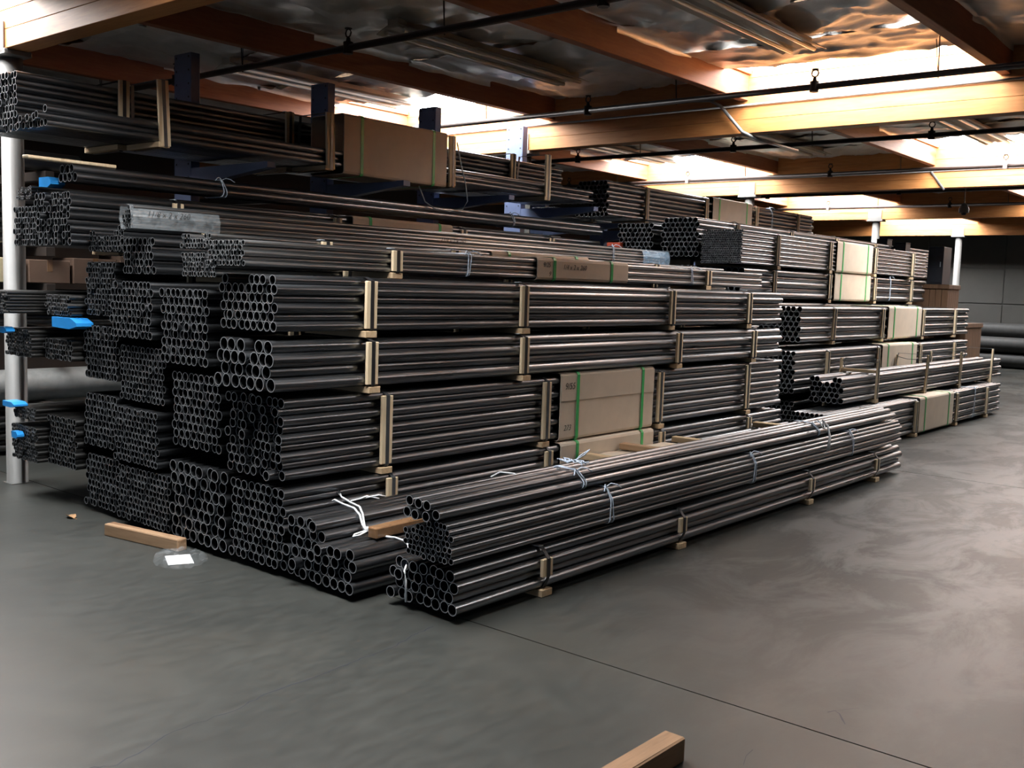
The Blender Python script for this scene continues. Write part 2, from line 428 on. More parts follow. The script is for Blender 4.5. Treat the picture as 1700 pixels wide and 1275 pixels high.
#=STRUCT=
# ------------------------------------------------------------------ the building
XL, XR, YF, YB = -12.2, 24.2, -12.9, 11.6
GX = [-6.1, 0.0, 6.03, 11.85, 17.5, 23.1]
PY = [-0.7+2.44*k for k in range(-5, 6)]
fl = MB(); fl.box(XL, XR, YF, YB, -0.3, -0.03); floor = tag(fl.obj('floor', 'dark'), kind='structure')
jx = [XL, 0.11, 6.2, 12.3, 18.4, XR]
for a, b in zip(jx, jx[1:]):
    m = MB(); m.box(a+0.0045, b-0.0045, YF, YB, -0.03, 0.0); m.obj('concrete_slab', 'concrete', floor)
ck = [(-2.3, -0.16), (-1.87, -0.1), (-1.8, -0.15), (-1.53, -0.06), (-1.28, -0.06), (-1.11, -0.02), (-0.72, -0.01), (-0.59, 0.0), (-0.41, 0.0), (-0.2, 0.06), (-0.05, 0.07)]
pts = []
for (x0, y0), (x1, y1) in zip(ck, ck[1:]):
    for k in range(6): t = k/6; pts.append((x0+(x1-x0)*t, y0+(y1-y0)*t+random.uniform(-.008, .008)))
def ribbon(name, pts, w, parent, mat='dark', z=0.0006):
    vs = []; n = len(pts)
    for i, p in enumerate(pts):
        a = Vector(pts[max(i-1, 0)]); b = Vector(pts[min(i+1, n-1)]); t = (b-a).normalized(); q = Vector((-t.y, t.x))*w*random.uniform(.35, 1)/2
        vs += [(p[0]+q.x, p[1]+q.y, z), (p[0]-q.x, p[1]-q.y, z)]
    m = MB(); m.add(vs, [(2*i, 2*i+1, 2*i+3, 2*i+2) for i in range(n-1)]); return m.obj(name, mat, parent)
ribbon('crack', pts, 0.007, floor)
ribbon('scuff_mark', [(0.31, -1.72), (0.345, -1.735), (0.33, -1.76), (0.285, -1.79), (0.25, -1.815)], 0.010, floor)
ribbon('scuff_mark', [(0.345, -1.735), (0.41, -1.775), (0.44, -1.80)], 0.004, floor)
ribbon('scuff_mark', [(-0.2, -1.655), (-0.26, -1.66), (-0.33, -1.685)], 0.006, floor)
for sx, sy, sw in ((5.3, -1.12, 0.05), (5.15, -1.08, 0.03)):
    ribbon('oil_spot', [(sx-.10, sy+.09), (sx-.05, sy+.03), (sx, sy), (sx+.06, sy-.05), (sx+.09, sy-.10)], sw, floor, 'sprinkler')

def wallbox(name, *a, mat='wall'):
    m = MB(); m.box(*a); return tag(m.obj(name, mat), kind='structure')
wr = wallbox('wall_right', XR, XR+0.2, YF, YB, 0, 4.4)
for yy in [k*1.9 for k in range(-6, 6)]:
    for za, zb in ((0, 1.55), (1.57, 2.45), (2.47, 4.3)):
        m = MB(); m.box(XR-0.02, XR+0.01, yy+0.01, yy+1.89, za+0.005, zb-0.005, 0.006); m.obj('wall_panel', 'wall', wr)
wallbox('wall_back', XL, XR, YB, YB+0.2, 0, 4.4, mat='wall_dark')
wallbox('wall_front', XL, XR, YF-0.2, YF, 0, 4.4)
wl_ = wallbox('wall_left', XL-0.2, XL, YF, -1.1, 0, 4.4)
for a in ((XL-0.2, XL, 3.1, YB, 0, 4.4), (XL-0.2, XL, -1.1, 3.1, 3.0, 4.4)):
    m = MB(); m.box(*a); m.obj('wall_section', 'wall', wl_)
dr = MB()
for k in range(4): dr.box(XL-0.05, XL+0.02, -1.1, 3.1, 3.0+k*0.1, 3.09+k*0.1, 0.01)
tag(dr.obj('door_1', 'white'), kind='structure')
yd = MB(); yd.box(-40, XL-0.2, -25, 25, -0.3, -0.02); tag(yd.obj('floor_yard', 'asphalt'), kind='structure')

cl = MB(); cl.box(XL, XR, YF, YB, 4.02, 4.1); ceil = tag(cl.obj('ceiling', 'roofdeck'), kind='structure')
gm = MB()
for k in range(5): gm.box(-0.085, 0.085, YF, YB, 3.23+k*0.135, 3.23+k*0.135+0.1335, 0.003)
gme = gm.mesh('glulam_beam', 'glulam')
for x in GX: place('glulam_beam', gme, ceil, (x, 0, 0))
BAYS = [(XL, GX[0])]+list(zip(GX, GX[1:]))+[(GX[-1], XR)]
for a, b in BAYS:
    m = MB(); m.box(a+0.086, b-0.086, -0.045, 0.045, 3.55, 3.80, 0.004); me = m.mesh('purlin', 'purlin')
    for y in PY[1:-1]: place('purlin', me, ceil, (0, y, 0))
# foil-faced insulation sheets
def sheet_mesh(seed, w=1.2, h=2.35, nx=26, ny=44):
    rnd = random.Random(seed); vs = []
    off = Vector((rnd.uniform(0, 90), rnd.uniform(0, 90), rnd.uniform(0, 90)))
    sag = rnd.uniform(0.02, 0.07)
    for j in range(-1, ny+2):
        for i in range(nx+1):
            u = i/nx; t = min(max(j/ny, 0), 1)
            x = u*w; y = t*h
            p = Vector((x*1.1, y*0.9, 0))+off
            z = -sag*4*t*(1-t)*(0.5+0.5*math.sin(u*3.14))
            z += 0.04*noise.noise(p*1.3)
            rd = 1-abs(noise.noise(Vector((x*2.6, y*1.5, 3))+off)); z -= 0.04*rd**6
            rd = 1-abs(noise.noise(Vector((x*1.2+y*1.9, y*2.7-x, 7))+off)); z += 0.028*rd**8
            z += 0.012*noise.noise(p*7)
            e = min(u, 1-u); z -= 0.02*math.exp(-e*25)
            f = min(t, 1-t); z *= min(1, 0.25+f*6)
            if j == -1 or j == ny+1: z = -0.055+0.03*noise.noise(Vector((x*3, seed*1.7, j*.1)))
            vs.append((x, y, z))
    n = nx+1; fs = [(r*n+i, r*n+i+1, (r+1)*n+i+1, (r+1)*n+i) for r in range(ny+2) for i in range(nx)]
    m = MB(); m.add(vs, fs, True); return m.mesh('foil_sheet', 'foil')
SH = [sheet_mesh(k) for k in range(7)]
SKY = {(b, r) for b in range(6) for r in (5, 7)} | {(2, 3), (4, 3)}     # (bay, row), last two unseen and added to brighten the front faces; row k lies between PY[k] and PY[k+1]
wi = 0
rs = random.Random(3)
for bi, (a, b) in enumerate(BAYS):
    slot = (b-a-0.19)/5 if b-a > 2 else b-a-0.19
    ns = 5 if b-a > 2 else 1
    for r in range(len(PY)-1):
        for k in range(ns):
            x = a+0.095+k*slot; y = PY[r]+0.047
            sky = (k == ns-1 and ns == 5 and (bi, r) in SKY)
            if not sky:
                fl_ = rs.random() < 0.5
                o = place('foil_sheet', SH[rs.randrange(7)], ceil, (x+(slot*1.03 if fl_ else 0), y+(2.346 if fl_ else 0), 3.80-0.012*(k % 2)), (0, 0, math.pi if fl_ else 0), (slot*1.03/1.2, 1, 1))
                continue
            wi += 1
            H2 = 2.346
            if (bi, r) == (2, 3):     # unseen added skylight, foil halves its length to weaken its light
                place('foil_sheet', SH[4], ceil, (x, y, 3.795), None, (slot*1.03/1.2, 0.5, 1)); y += 1.18; H2 = 1.166
            w = empty('window_%d' % wi, (x, y, 3.8)); tag(w, kind='structure')
            m = MB()
            for q in ((0.02, slot, 0, 0.03), (0.02, slot, H2-0.03, H2)): m.box(q[0], q[1], q[2], q[3], 0.0, 0.07, 0.003)
            m.obj('curb_frame', 'glulam', w)
            m = MB(); m.box(-0.01, slot+0.008, 0.01, H2-0.01, 0.05, 0.065); pm = m.mesh('pane', 'fixture'); pm.materials.append(MAT['pane']); low = min(p.center.z for p in pm.polygons)
            for p in pm.polygons: p.material_index = 1 if p.center.z < low+1e-4 else 0
            place('pane', pm, w)
# loose foil hanging over the edge of the skylight above the front stack
place('foil_sheet', SH[2], ceil, (4.66, PY[5]+0.05, 3.765), None, (0.64, 1, 0.6))

# columns
cm = MB()
cm.tube([(0, 0, 0.004), (0, 0, 3.19)], 0.078, 20)
cme = cm.mesh('post', 'white')
bm_ = MB(); bm_.box(-0.08, 0.08, -0.08, 0.08, 0, 0.004, 0.001); bme = bm_.mesh('base_plate', 'white')
cap = MB(); cap.box(-0.10, 0.10, -0.16, 0.16, 3.19, 3.228, 0.004)
for sx in (-1, 1): cap.box(sx*0.094-0.006, sx*0.094+0.006, -0.14, 0.14, 3.2, 3.42, 0.002)
cape = cap.mesh('beam_saddle', 'white')
CL = ['white round steel post at the left, behind the strapped pipe ends', 'white round steel post mostly hidden behind the middle of the high pipes',
      'white round steel post rising behind the far rack beside the second bay', 'white round steel post in front of the far rack, second from the right', 'white round steel post nearest the grey end wall']
for x, lb in zip(GX[1:], CL):
    t = tag(empty('steel_column', (x+0.02, 4.65, 0)), lb, 'column', 'white columns under the beams')
    place('post', cme, t); place('base_plate', bme, t); place('beam_saddle', cape, t, (-0.02, 0, 0))

# fluorescent fixtures
def fixture(x, y, lb):
    t = tag(empty('fluorescent_fixture', (x, y, 3.66)), lb, 'light fixture', 'unlit strip lights under the foil')
    m = MB(); m.box(-1.22, 1.22, -0.065, 0.065, 0.0, 0.075, 0.006); m.obj('housing', 'fixture', t)
    m = MB(); m.add([(-1.22, -0.19, -0.03), (1.22, -0.19, -0.03), (1.22, -0.065, 0.02), (-1.22, -0.065, 0.02), (-1.22, 0.19, -0.03), (1.22, 0.19, -0.03), (1.22, 0.065, 0.02), (-1.22, 0.065, 0.02),
                     (-1.22, -0.19, -0.024), (1.22, -0.19, -0.024), (1.22, -0.065, 0.028), (-1.22, -0.065, 0.028), (-1.22, 0.19, -0.024), (1.22, 0.19, -0.024), (1.22, 0.065, 0.028), (-1.22, 0.065, 0.028)],
                    [(0, 1, 2, 3), (4, 7, 6, 5), (8, 11, 10, 9), (12, 13, 14, 15), (0, 8, 9, 1), (4, 5, 13, 12), (0, 3, 11, 8), (1, 9, 10, 2), (4, 12, 15, 7), (5, 6, 14, 13)]); m.obj('reflector', 'fixture', t)
    for e in (-1, 1): m = MB(); m.tube([(-1.19, e*0.1, -0.025), (1.19, e*0.1, -0.025)], 0.018, 8); m.obj('lamp_tube', 'tube', t)
    for e in (-0.9, 0.9): m = MB(); m.tube([(e, 0, 0.07), (e, 0, 0.34)], 0.004, 5); m.obj('hanger', 'wire', t)
fixture(3.5, 2.96, 'long unlit strip light above the middle of the first roof bay')
fixture(3.6, 5.4, 'unlit strip light behind the blue posts near the left skylight')
fixture(3.4, 0.52, 'unlit strip light at the top edge, nearest the large skylight')
fixture(9.4, 5.4, 'unlit strip light in the second roof bay, left one')
fixture(9.4, 2.96, 'unlit strip light in the second roof bay, middle one')
fixture(9.4, 0.52, 'unlit strip light in the second roof bay near the right edge')
fixture(18.8, 2.6, 'slim unlit strip light far away beside the last post')

# sprinkler lines
def sprinkler(x, lb, ya=YF+.1, yb=9.5):
    t = tag(empty('sprinkler_line', (x, 0, 3.45)), lb, 'sprinkler pipe', 'black sprinkler lines under the roof')
    m = MB(); m.tube([(0, ya, 0), (0, yb, 0)], 0.028, 10); m.obj('pipe', 'sprinkler', t)
    for y in [p+0.3 for p in PY[2:-1]]:
        m = MB(); m.tube([(-0.03, y, 0.32), (0, y, -0.034), (0.035, y+0.05, 0.32)], 0.005, 5); m.obj('hanger', 'sprinkler', t)
    for y in [p+1.35 for p in PY[2:-2]]:
        m = MB(); m.tube([(0, y, -0.045), (0, y, 0.045)], 0.04, 8)
        m.tube([(0, y, 0.04), (0, y, 0.08)], [0.022, 0.014], 8)
        m.tube([(0, y+0.032*math.sin(q*0.7854), 0.115+0.032*math.cos(q*0.7854)) for q in range(9)], 0.007, 5, False)
        m.tube([(0, y, 0.146), (0, y, 0.152)], 0.03, 10); m.obj('sprinkler_head', 'sprinkler', t)
sprinkler(1.93, 'black sprinkler pipe crossing the top, nearest the camera')
sprinkler(5.15, 'black sprinkler pipe just before the first orange beam')
sprinkler(8.3, 'black sprinkler pipe just past the first orange beam')
sprinkler(11.35, 'black sprinkler pipe just before the second orange beam')
sprinkler(14.3, 'thin black sprinkler pipe in the third roof bay')
sprinkler(17.1, 'thin black sprinkler pipe before the last visible orange beams')

# conduits
m = MB(); X = GX[2]-0.1
m.tube([(X, 9.0, 3.505), (X, -6.0, 3.505)], 0.011, 6)
t = tag(empty('electrical_conduit', (0, 0, 0)), 'thin grey conduit along the middle of the first orange beam', 'conduit'); m.obj('run', 'conduit', t)
m = MB(); m.tube([(X-0.03, 2.35, 3.6), (X-0.03, 2.1, 3.58), (X-0.03, 1.98, 3.52), (X-0.03, 1.72, 3.24), (X+0.1, 1.6, 3.17), (X+0.9, 1.55, 3.16)], 0.017, 8)
m.obj('bent_drop', 'conduit', t)
m = MB(); m.tube([(GX[3]-0.1, 9, 3.47), (GX[3]-0.1, -4, 3.47)], 0.012, 6); m.tube([(GX[3]-0.1, 1.75, 3.47), (GX[3]-0.1, 1.55, 3.2)], 0.016, 6)
tag(m.obj('electrical_conduit', 'conduit'), 'thin grey conduit along the second orange beam', 'conduit')
# pendant device
t = tag(empty('hanging_camera', (13.4, 1.74, 2.98)), 'small white bell-shaped device hanging from the roof', 'camera')
m = MB(); m.tube([(0, 0, 0.02), (0, 0, 0.08), (0, 0, 0.15), (0, 0, 0.17)], [0.075, 0.08, 0.045, 0.02], 12); m.obj('hood', 'white', t)
m = MB(); m.tube([(0, 0, 0.16), (0, 0, 0.575)], 0.008, 6); m.obj('stem', 'conduit', t)
m = MB(); m.tube([(0, 0, -0.015), (0, 0, 0.03)], [0.03, 0.05], 10); m.obj('lens', 'dark', t)

#=RACKS=
def rack(lb, xs, y, zt, levels, back=(), grp=None):
    t = tag(empty('cantilever_rack', (xs[0], y, 0)), lb, 'rack', grp)
    up = MB(); up.box(-0.042, 0.042, 0, 0.012, 0, zt, 0.002); up.box(-0.042, 0.042, 0.238, 0.25, 0, zt, 0.002); up.box(-0.042, -0.034, 0.012, 0.238, 0, zt)
    ume = up.mesh('upright', 'blue')
    bo = MB()
    z = 0.25
    while z < zt:
        for yy in (0.035, 0.215): bo.tube([(-0.045, yy, z), (-0.041, yy, z)], 0.009, 8)
        z += 0.11
    bo_me = bo.mesh('bolt_holes', 'dark')
    bs = MB(); bs.box(-0.05, 0.05, -0.3, 0.55, 0, 0.02, 0.003); bs_me = bs.mesh('foot', 'blue')
    for x in xs:
        u = place('upright', ume, t, (x-xs[0], 0, 0)); tag(place('bolt_holes', bo_me, u), kind='stuff'); place('foot', bs_me, t, (x-xs[0], 0, 0))
    for ztop, tip in levels:
        ln = y-tip
        a = MB(); h0, h1 = 0.15, 0.045
        a.add([(sx*0.04, -yy, zz) for sx in (-1, 1) for yy, zz in ((0, 0), (ln, 0), (ln, -h1), (0, -h0))],
              [(0, 1, 2, 3), (4, 7, 6, 5), (0, 4, 5, 1), (1, 5, 6, 2), (2, 6, 7, 3), (3, 7, 4, 0)])
        ame = a.mesh('arm', 'blue')
        for x in xs: place('arm', ame, t, (x-xs[0], 0, ztop))
    return t
rack('slate blue cantilever rack behind the tall pipe stack', [1.41, 2.86, 4.30, 5.74], 4.40, 3.47, [(2.525, 3.36), (1.765, 3.47), (1.29, 3.47), (0.985, 3.47), (0.235, 3.47)])
rack('dark blue cantilever rack in the second bay behind the cartons', [7.4, 8.8, 10.2, 11.5], 5.35, 3.2, [(2.47, 4.05)])

#=BUNDLES=
G1 = 'strapped pipe bundles stacked in the near bay'
G2 = 'strapped pipe bundles stacked in the second bay'
G3 = 'pipe bundles on the blue rack arms at the left'
SB = (0.5, 2.0, 3.6, 5.2)
# column C: the front of the tall stack
bundle('bundle of dark tubes on the floor under the cardboard-sleeved one, front of the tall stack', -0.10, 1.17, 0.042, 0.0572, 9, 9, battens=(0.67, 2.19, 3.72, 5.27), style='grey', group=G1, seg=18,
       card=(2.33, 3.58))
bundle('tall tube bundle with big sleeve marked 9/55 in the front stack', -0.10, 1.19, 0.535, 0.0572, 9, 9, battens=(0.63, 2.17, 3.69, 5.24), style='grey', group=G1, seg=18, jit=0.03,
       card=(2.33, 3.58, -0.01, 0.475, dict(flap=0.2, writing=(('9/55', 0.07, 0.035, 0.36), ('273', 0.06, 0.035, 0.06)))))
bundle('four-row bundle of the thickest tubes at eye height, two top tubes apart', -0.19, 1.16, 1.026, 0.0762, 7, 4, battens=(0.48, 1.87, 3.91, 5.27), group=G1, seg=22, jit=0.02, skip=lambda r, i, n: r == 3 and i == 2)
bundle('six-row bundle of tubes directly above the thickest ones, top row partly missing', -0.15, 1.20, 1.345, 0.0572, 9, 6, battens=(0.5, 1.9, 3.84, 5.22), group=G1, seg=18, skip=lambda r, i, n: r == 5 and 4 <= i < 7)
bundle('thin bright tubes with a long low sleeve marked 260 atop the front stack', -0.21, 1.41, 1.69, 0.0318, 11, 5, mat='pipe_pale', battens=(0.9, 4.8), strings=(1.57, 4.51), group=G1, seg=12,
       card=(2.29, 3.47, -0.008, 0.15, dict(greens=(0.17, 0.8), writing=(('9/25', 0.05, 0.06, 0.085), ('9', 0.05, 0.13, 0.02), ('1/4 x 2 x 260', 0.055, 0.3, 0.075)))))
# column D
bundle('thick-tube bundle on the floor, second column behind the front stack corner', -0.10, 1.70, 0.042, 0.0762, 8, 7, battens=SB, group=G1, seg=20, jit=0.02)
bundle('dark tube bundle second from the floor in the second column', -0.08, 1.80, 0.60, 0.0572, 9, 9, battens=SB, group=G1, seg=16)
bundle('nine-row tube bundle third from the floor in the second column', -0.10, 1.90, 1.10, 0.0572, 9, 9, battens=SB, group=G1, seg=16)
bundle('thin tubes lying left of the sleeve marked 260, lower of two layers', -0.08, 1.86, 1.625, 0.0318, 11, 5, mat='pipe_pale', battens=(0.9, 2.5, 4.6), group=G1, seg=12)
bundle('thin loose tubes with torn sleeve and green straps, upper layer of the second column', -0.08, 1.90, 1.79, 0.0318, 10, 3, mat='pipe_pale', battens=(0.75, 1.95, 4.7), group=G1, seg=12, skip=lambda r, i, n: r == 2 and 2 < i < 7,
       card=(2.35, 3.6, -0.01, 0.095))
# column E
bundle('small-tube bundle on the floor right behind the loose timber block', -0.09, 2.33, 0.042, 0.0445, 14, 9, battens=SB, group=G1, seg=12)
bundle('small-tube bundle second from the floor in the third column', -0.10, 2.44, 0.425, 0.0445, 12, 9, battens=SB, group=G1, seg=12)
bundle('shaded small-tube bundle third from the floor in the third column', -0.06, 2.43, 0.82, 0.0445, 12, 9, battens=SB, group=G1, seg=12)
bundle('bundle of medium tubes fourth from the floor in the third column', -0.10, 2.50, 1.225, 0.0508, 10, 8, battens=SB, group=G1, seg=14)
bundle('five-row bundle topping the third column below the plastic-wrapped tubes', -0.08, 2.50, 1.63, 0.0508, 8, 5, battens=SB, group=G1, seg=14)
bundle('tied tubes with a clear plastic sleeve over their near end', -0.21, 2.53, 1.905, 0.0318, 5, 5, mat='pipe_pale', pts=[(0.016+(i+(0.5 if r % 2 else 0))*0.0318, 0.016+r*0.0275) for r, n in enumerate((3, 3, 4, 3, 2)) for i in range(n)], strings=(4.9,), group=G1, seg=12, spacer=0)
# column F
bundle('dark tube bundle on the floor at the back corner beside the dry leaf', -0.05, 2.99, 0.042, 0.0508, 9, 8, battens=SB, group=G1, seg=14)
bundle('dark tube bundle second from the floor in the rear column', -0.05, 3.0, 0.46, 0.0508, 9, 8, battens=SB, group=G1, seg=14)
bundle('dark tube bundle third from the floor in the rear column', -0.05, 3.0, 0.92, 0.0508, 9, 8, battens=SB, group=G1, seg=14)
bundle('fine-tube bundle fourth from the floor in the rear column', -0.05, 3.02, 1.345, 0.0406, 10, 10, battens=SB, group=G1, seg=12)
bundle('step-shaped heap of small tubes topping the rear column', -0.05, 2.92, 1.77, 0.0381, 12, 5, battens=(0.55, 2.0, 3.6, 5.0), group=G1, seg=12, skip=lambda r, i, n: (r == 3 and 2 < i < n-2) or (r == 4 and i > 1))

# upper rack level
bundle('half-emptied bundle with a big blank cardboard sleeve on the topmost rack arms', -0.28, 3.45, 2.57, 0.0508, 8, 3, battens=(0.55, 2.06, 3.52, 4.97), style='grey', group=G3, seg=14, bz=(-0.03, 0.43), tilt=(-0.05, -0.03, -0.03, -0.01),
       card=(2.2, 3.44, -0.045, 0.445), skip=lambda r, i, n: r == 2 and i not in (0,), jit=0.03)
bundle('tall tube bundle at the top left behind the half-emptied one', -0.28, 3.89, 2.57, 0.0508, 9, 9, battens=(0.48, 1.98, 3.5, 4.92), group=G3, seg=14, bz=(0.2, 0.46), jit=0.02)
# lower rack levels, ends at the left
bundle('big bundle of tubes under the topmost level, left of the plastic-wrapped tubes', -0.15, 3.40, 1.805, 0.0508, 10, 8, battens=(0.62, 2.1, 3.65, 5.0), group=G3, seg=14, jit=0.03, card=(2.27, 3.49))
bundle('slim bundle left of the big one, in front of the white post', -0.14, 3.93, 1.805, 0.0445, 8, 7, battens=(0.5, 2, 4), group=G3, seg=12)
bundle('long loose tubes tied with white twine above the big bundle', -0.10, 3.44, 2.232, 0.0635, 4, 2, strings=(1.05, 4.45), group=G3, seg=14, spacer=0)
bundle('thin tubes with ragged ends beside the upper blue cap', -0.12, 3.98, 2.13, 0.0254, 10, 4, group=G3, joined=True, mat='pipe_far', jit=0.03)
bundle('plastic-wrapped dark tubes above the wide bright blue cap', -0.13, 3.48, 1.33, 0.0318, 11, 5, battens=(1.0, 4), group=G3, seg=12, mat='pipe_far')
bundle('very fine tubes overhanging in front of the white post', -0.34, 3.95, 1.33, 0.0254, 14, 7, group=G3, joined=True, mat='pipe_far', jit=0.02)
bundle('low heap of dark tubes under the wide blue cap', -0.12, 3.48, 1.02, 0.0406, 10, 4, battens=(1.0, 4), group=G3, seg=12, mat='pipe_far')
bundle('dark fine-tube heap with a blue cap in front of the white post', -0.20, 3.93, 1.02, 0.0318, 12, 7, group=G3, joined=True, mat='pipe_far')
bundle('dark tube bundle on the lowest rack arms beside the floor column', -0.10, 3.48, 0.27, 0.0445, 9, 9, battens=(1.0, 4), group=G3, seg=12, mat='pipe_far')
bundle('fine-tube bundle on the lowest arms crossing the white post', -0.18, 3.90, 0.27, 0.0318, 12, 9, group=G3, joined=True, mat='pipe_far')
bundle('thin tube layer just below the lower blue cap', -0.17, 3.92, 0.57, 0.0318, 11, 3, group=G3, joined=True, mat='pipe_far')

# heap B and the floor bundles in front
def bskip(r, i, n): return (r == 4 and i < 4) or (r == 5 and i < 4)
bB = bundle('wide low heap of thick tubes roped near its end, beside the floor timber', -0.10, 0.60, 0.035, 0.0635, 9, 6, battens=(), group='tubes lying in front of the tall stack', seg=22, jit=0.03, skip=bskip)
for bx in (0.7, 2.2, 3.7, 5.3):
    m = MB(); m.box(-0.045, 0.045, 0, 0.57, -0.034, -0.0005, 0.003); m.obj('spacer_board', 'wood_y', bB, (bx+.1, 0, 0))
bF1 = bundle('lowest bundle in front, thick tubes strapped with wood blocks on the floor', 0.03, 0.0, 0.04, 0.0603, 8, 4, battens=(0.69, 2.09, 4.06, 5.45), group='tubes lying in front of the tall stack', seg=24, jit=0.02, bz=(0.07, 0.165))
bF2 = bundle('middle bundle in front, many thin tubes tied with twine', -0.03, 0.0, 0.30, 0.0318, 10, 7, group='tubes lying in front of the tall stack', seg=16, strings=(1.29, 3.08, 4.88), jit=0.02, spacer=0,
       skip=lambda r, i, n: (r == 5 and i > 6) or (r == 6 and (i > 4 or i < 1)))
bF3 = bundle('loose long tubes tied with blue twine on top of the front bundle', -0.08, 0.03, 0.50, 0.0508, 3, 3, group='tubes lying in front of the tall stack', seg=22, jit=0.02, spacer=0, strings=(1.09, 4.28),
       pts=[(0.097, 0.026), (0.158, 0.028), (0.045, 0.040), (0.213, 0.034), (0.214, 0.086), (0.092, 0.080), (0.150, 0.082)])

# second bay
bundle('floor bundle with a sleeve at the far right end of the row', 6.3, 0.75, 0.045, 0.0508, 9, 9, battens=(7.3, 8.72, 10.3, 11.68), style='grey', group=G2, seg=12, card=(8.83, 10.13), strings=(11.1,), bw=0.09)
bRG = bundle('loose tubes held by leaning sticks and wire, front of the far row', 6.93, 0.92, 0.495, 0.0635, 6, 5, battens=(7.85, 9.5, 10.92, 12.43), style='grey', group=G2, seg=14, jit=0.03, bz=(-0.1, 0.44), tilt=(0.02, 0.13, 0.03, 0.06), bw=0.07,
       skip=lambda r, i, n: r == 4 and i in (2, 3))
for bx, zt in ((7.8, 0.44), (9.62, 0.42), (10.95, 0.42)):
    m = MB(); m.box(-0.03, 0.03, 0.384, 0.402, -0.03, zt, 0.003, RY(0.05)); m.obj('stick', 'wood', bRG, (bx-6.93, 0, 0))
    m = MB(); m.tube([(0, -0.03, zt-.02), (0.03, 0.1, zt-.05), (0.03, 0.28, zt-.05), (0, 0.405, zt-.02)], 0.004, 5); m.obj('wire', 'wire', bRG, (bx-6.93, 0, 0))
m = MB(); m.box(-0.03, 0.03, 0.0, 0.383, 0.292, 0.325, 0.003); m.obj('stick', 'wood_y', bRG, (0.88, 0, 0))
bundle('lower sleeved bundle of the second bay behind the leaning sticks', 6.66, 1.35, 0.585, 0.0572, 9, 9, battens=(7.48, 9.02, 10.58, 12.07), style='grey', group=G2, seg=12, card=(9.15, 10.42), bw=0.09)
bundle('middle sleeved bundle of the second bay with a leaning batten', 7.0, 1.46, 1.115, 0.0635, 8, 7, battens=(7.85, 9.4, 10.95, 12.39), style='grey', group=G2, seg=12, card=(9.6, 10.85), tilt=(0.06, 0.02, 0, 0), bw=0.09)
bundle('dark tube bundle on the floor under the second bay stack', 6.7, 1.36, 0.045, 0.0572, 9, 9, battens=(7.48, 9.02), style='grey', group=G2, joined=True)
bundle('thick-tube bundle with folded sleeve, below the fine tubes of the second bay', 6.85, 2.10, 1.582, 0.0762, 7, 5, battens=(7.6, 9.2, 10.78, 12.3), style='grey', group=G2, seg=12, card=(9.35, 10.6), strings=(11.4,), bw=0.09)
bundle('fine-tube bundle with a square sleeve, upper right of the second bay', 6.72, 2.07, 1.955, 0.0286, 18, 15, battens=(7.58, 9.1, 10.66, 12.2), style='grey', group=G2, joined=True, card=(9.3, 10.53), bw=0.09)
for k, yy in enumerate((2.12, 2.70, 3.28)):
    for q in range(3):
        bundle('shaded tube bundle deep in the second bay, %s column %s layer' % (('first', 'middle', 'last')[k], ('floor', 'second', 'third')[q]), 6.85, yy, 0.042+q*(0.513 if k == 0 else 0.646), 0.0762, 7, 7 if k == 0 else 9, battens=(7.6, 12), group=G2, joined=True, mat='pipe_far')
bundle('right one of two dark bundles seen end-on above the near stack', 6.8, 2.66, 2.03, 0.0635, 8, 8, battens=(7.7, 9.2, 10.7, 12.2), spacer=0.088, group=G2, seg=12)
bRB2 = bundle('left one of two dark bundles seen end-on above the near stack', 6.8, 3.27, 2.03, 0.0635, 8, 7, battens=(7.7, 9.2, 10.7, 12.2), spacer=0.088, group=G2, seg=12)
bundle('highest bundle of the second bay with a plain sleeve under the beams', 7.0, 4.06, 2.525, 0.0635, 8, 8, battens=(7.85, 9.41, 10.96, 12.45), style='grey', group=G2, seg=12, card=(9.58, 10.79), strings=(11.5,), skip=lambda r, i, n: 1 < r < 6 and i > 4)
bundle('small fine-tube bundle beside the highest one of the second bay', 6.8, 4.73, 2.51, 0.038, 11, 4, battens=(7.6, 12), group=G2, joined=True)
bundle('dark tube bundle at the far end beyond the second bay', 13.35, 2.75, 2.0, 0.0508, 9, 11, L=2.6, battens=(13.9, 15.4), group='far bundles', joined=True)
bundle('dark tube bundle underneath the one at the far end', 13.35, 2.75, 1.3, 0.0762, 7, 9, L=2.6, battens=(13.9, 15.4), group='far bundles', joined=True)
bundle('thick dark tubes on the floor at the far end', 13.35, 2.75, 0.045, 0.1, 6, 13, L=2.6, battens=(13.9, 15.4), group='far bundles', joined=True)

#=DETAILS=
def block(name, lb, cat, loc, size, rz, mat, group=None, ch=0.006, rx=0.0):
    m = MB(); m.box(-size[0]/2, size[0]/2, -size[1]/2, size[1]/2, 0, size[2], ch)
    rn = random.Random(lb)
    m.v = [(v[0]+rn.uniform(-.0015, .0015), v[1]+rn.uniform(-.0015, .0015), v[2] if v[2] < 0.001 else v[2]+rn.uniform(-.0015, .0015)) for v in m.v]
    o = m.obj(name, mat, None, loc); o.rotation_euler = (rx, 0, rz); return tag(o, lb, cat, group)
# timbers on the floor
block('timber_block', 'rough brown timber block on the floor beside the clear plastic bag', 'timber', (-0.235, 2.375, 0.0), (0.075, 0.66, 0.075), 0.165, 'timber')
block('timber_block', 'rough timber beam cut off by the bottom edge of the photo', 'timber', (-0.90, -1.475, 0.0), (0.90, 0.085, 0.09), -0.01, 'timber_x')
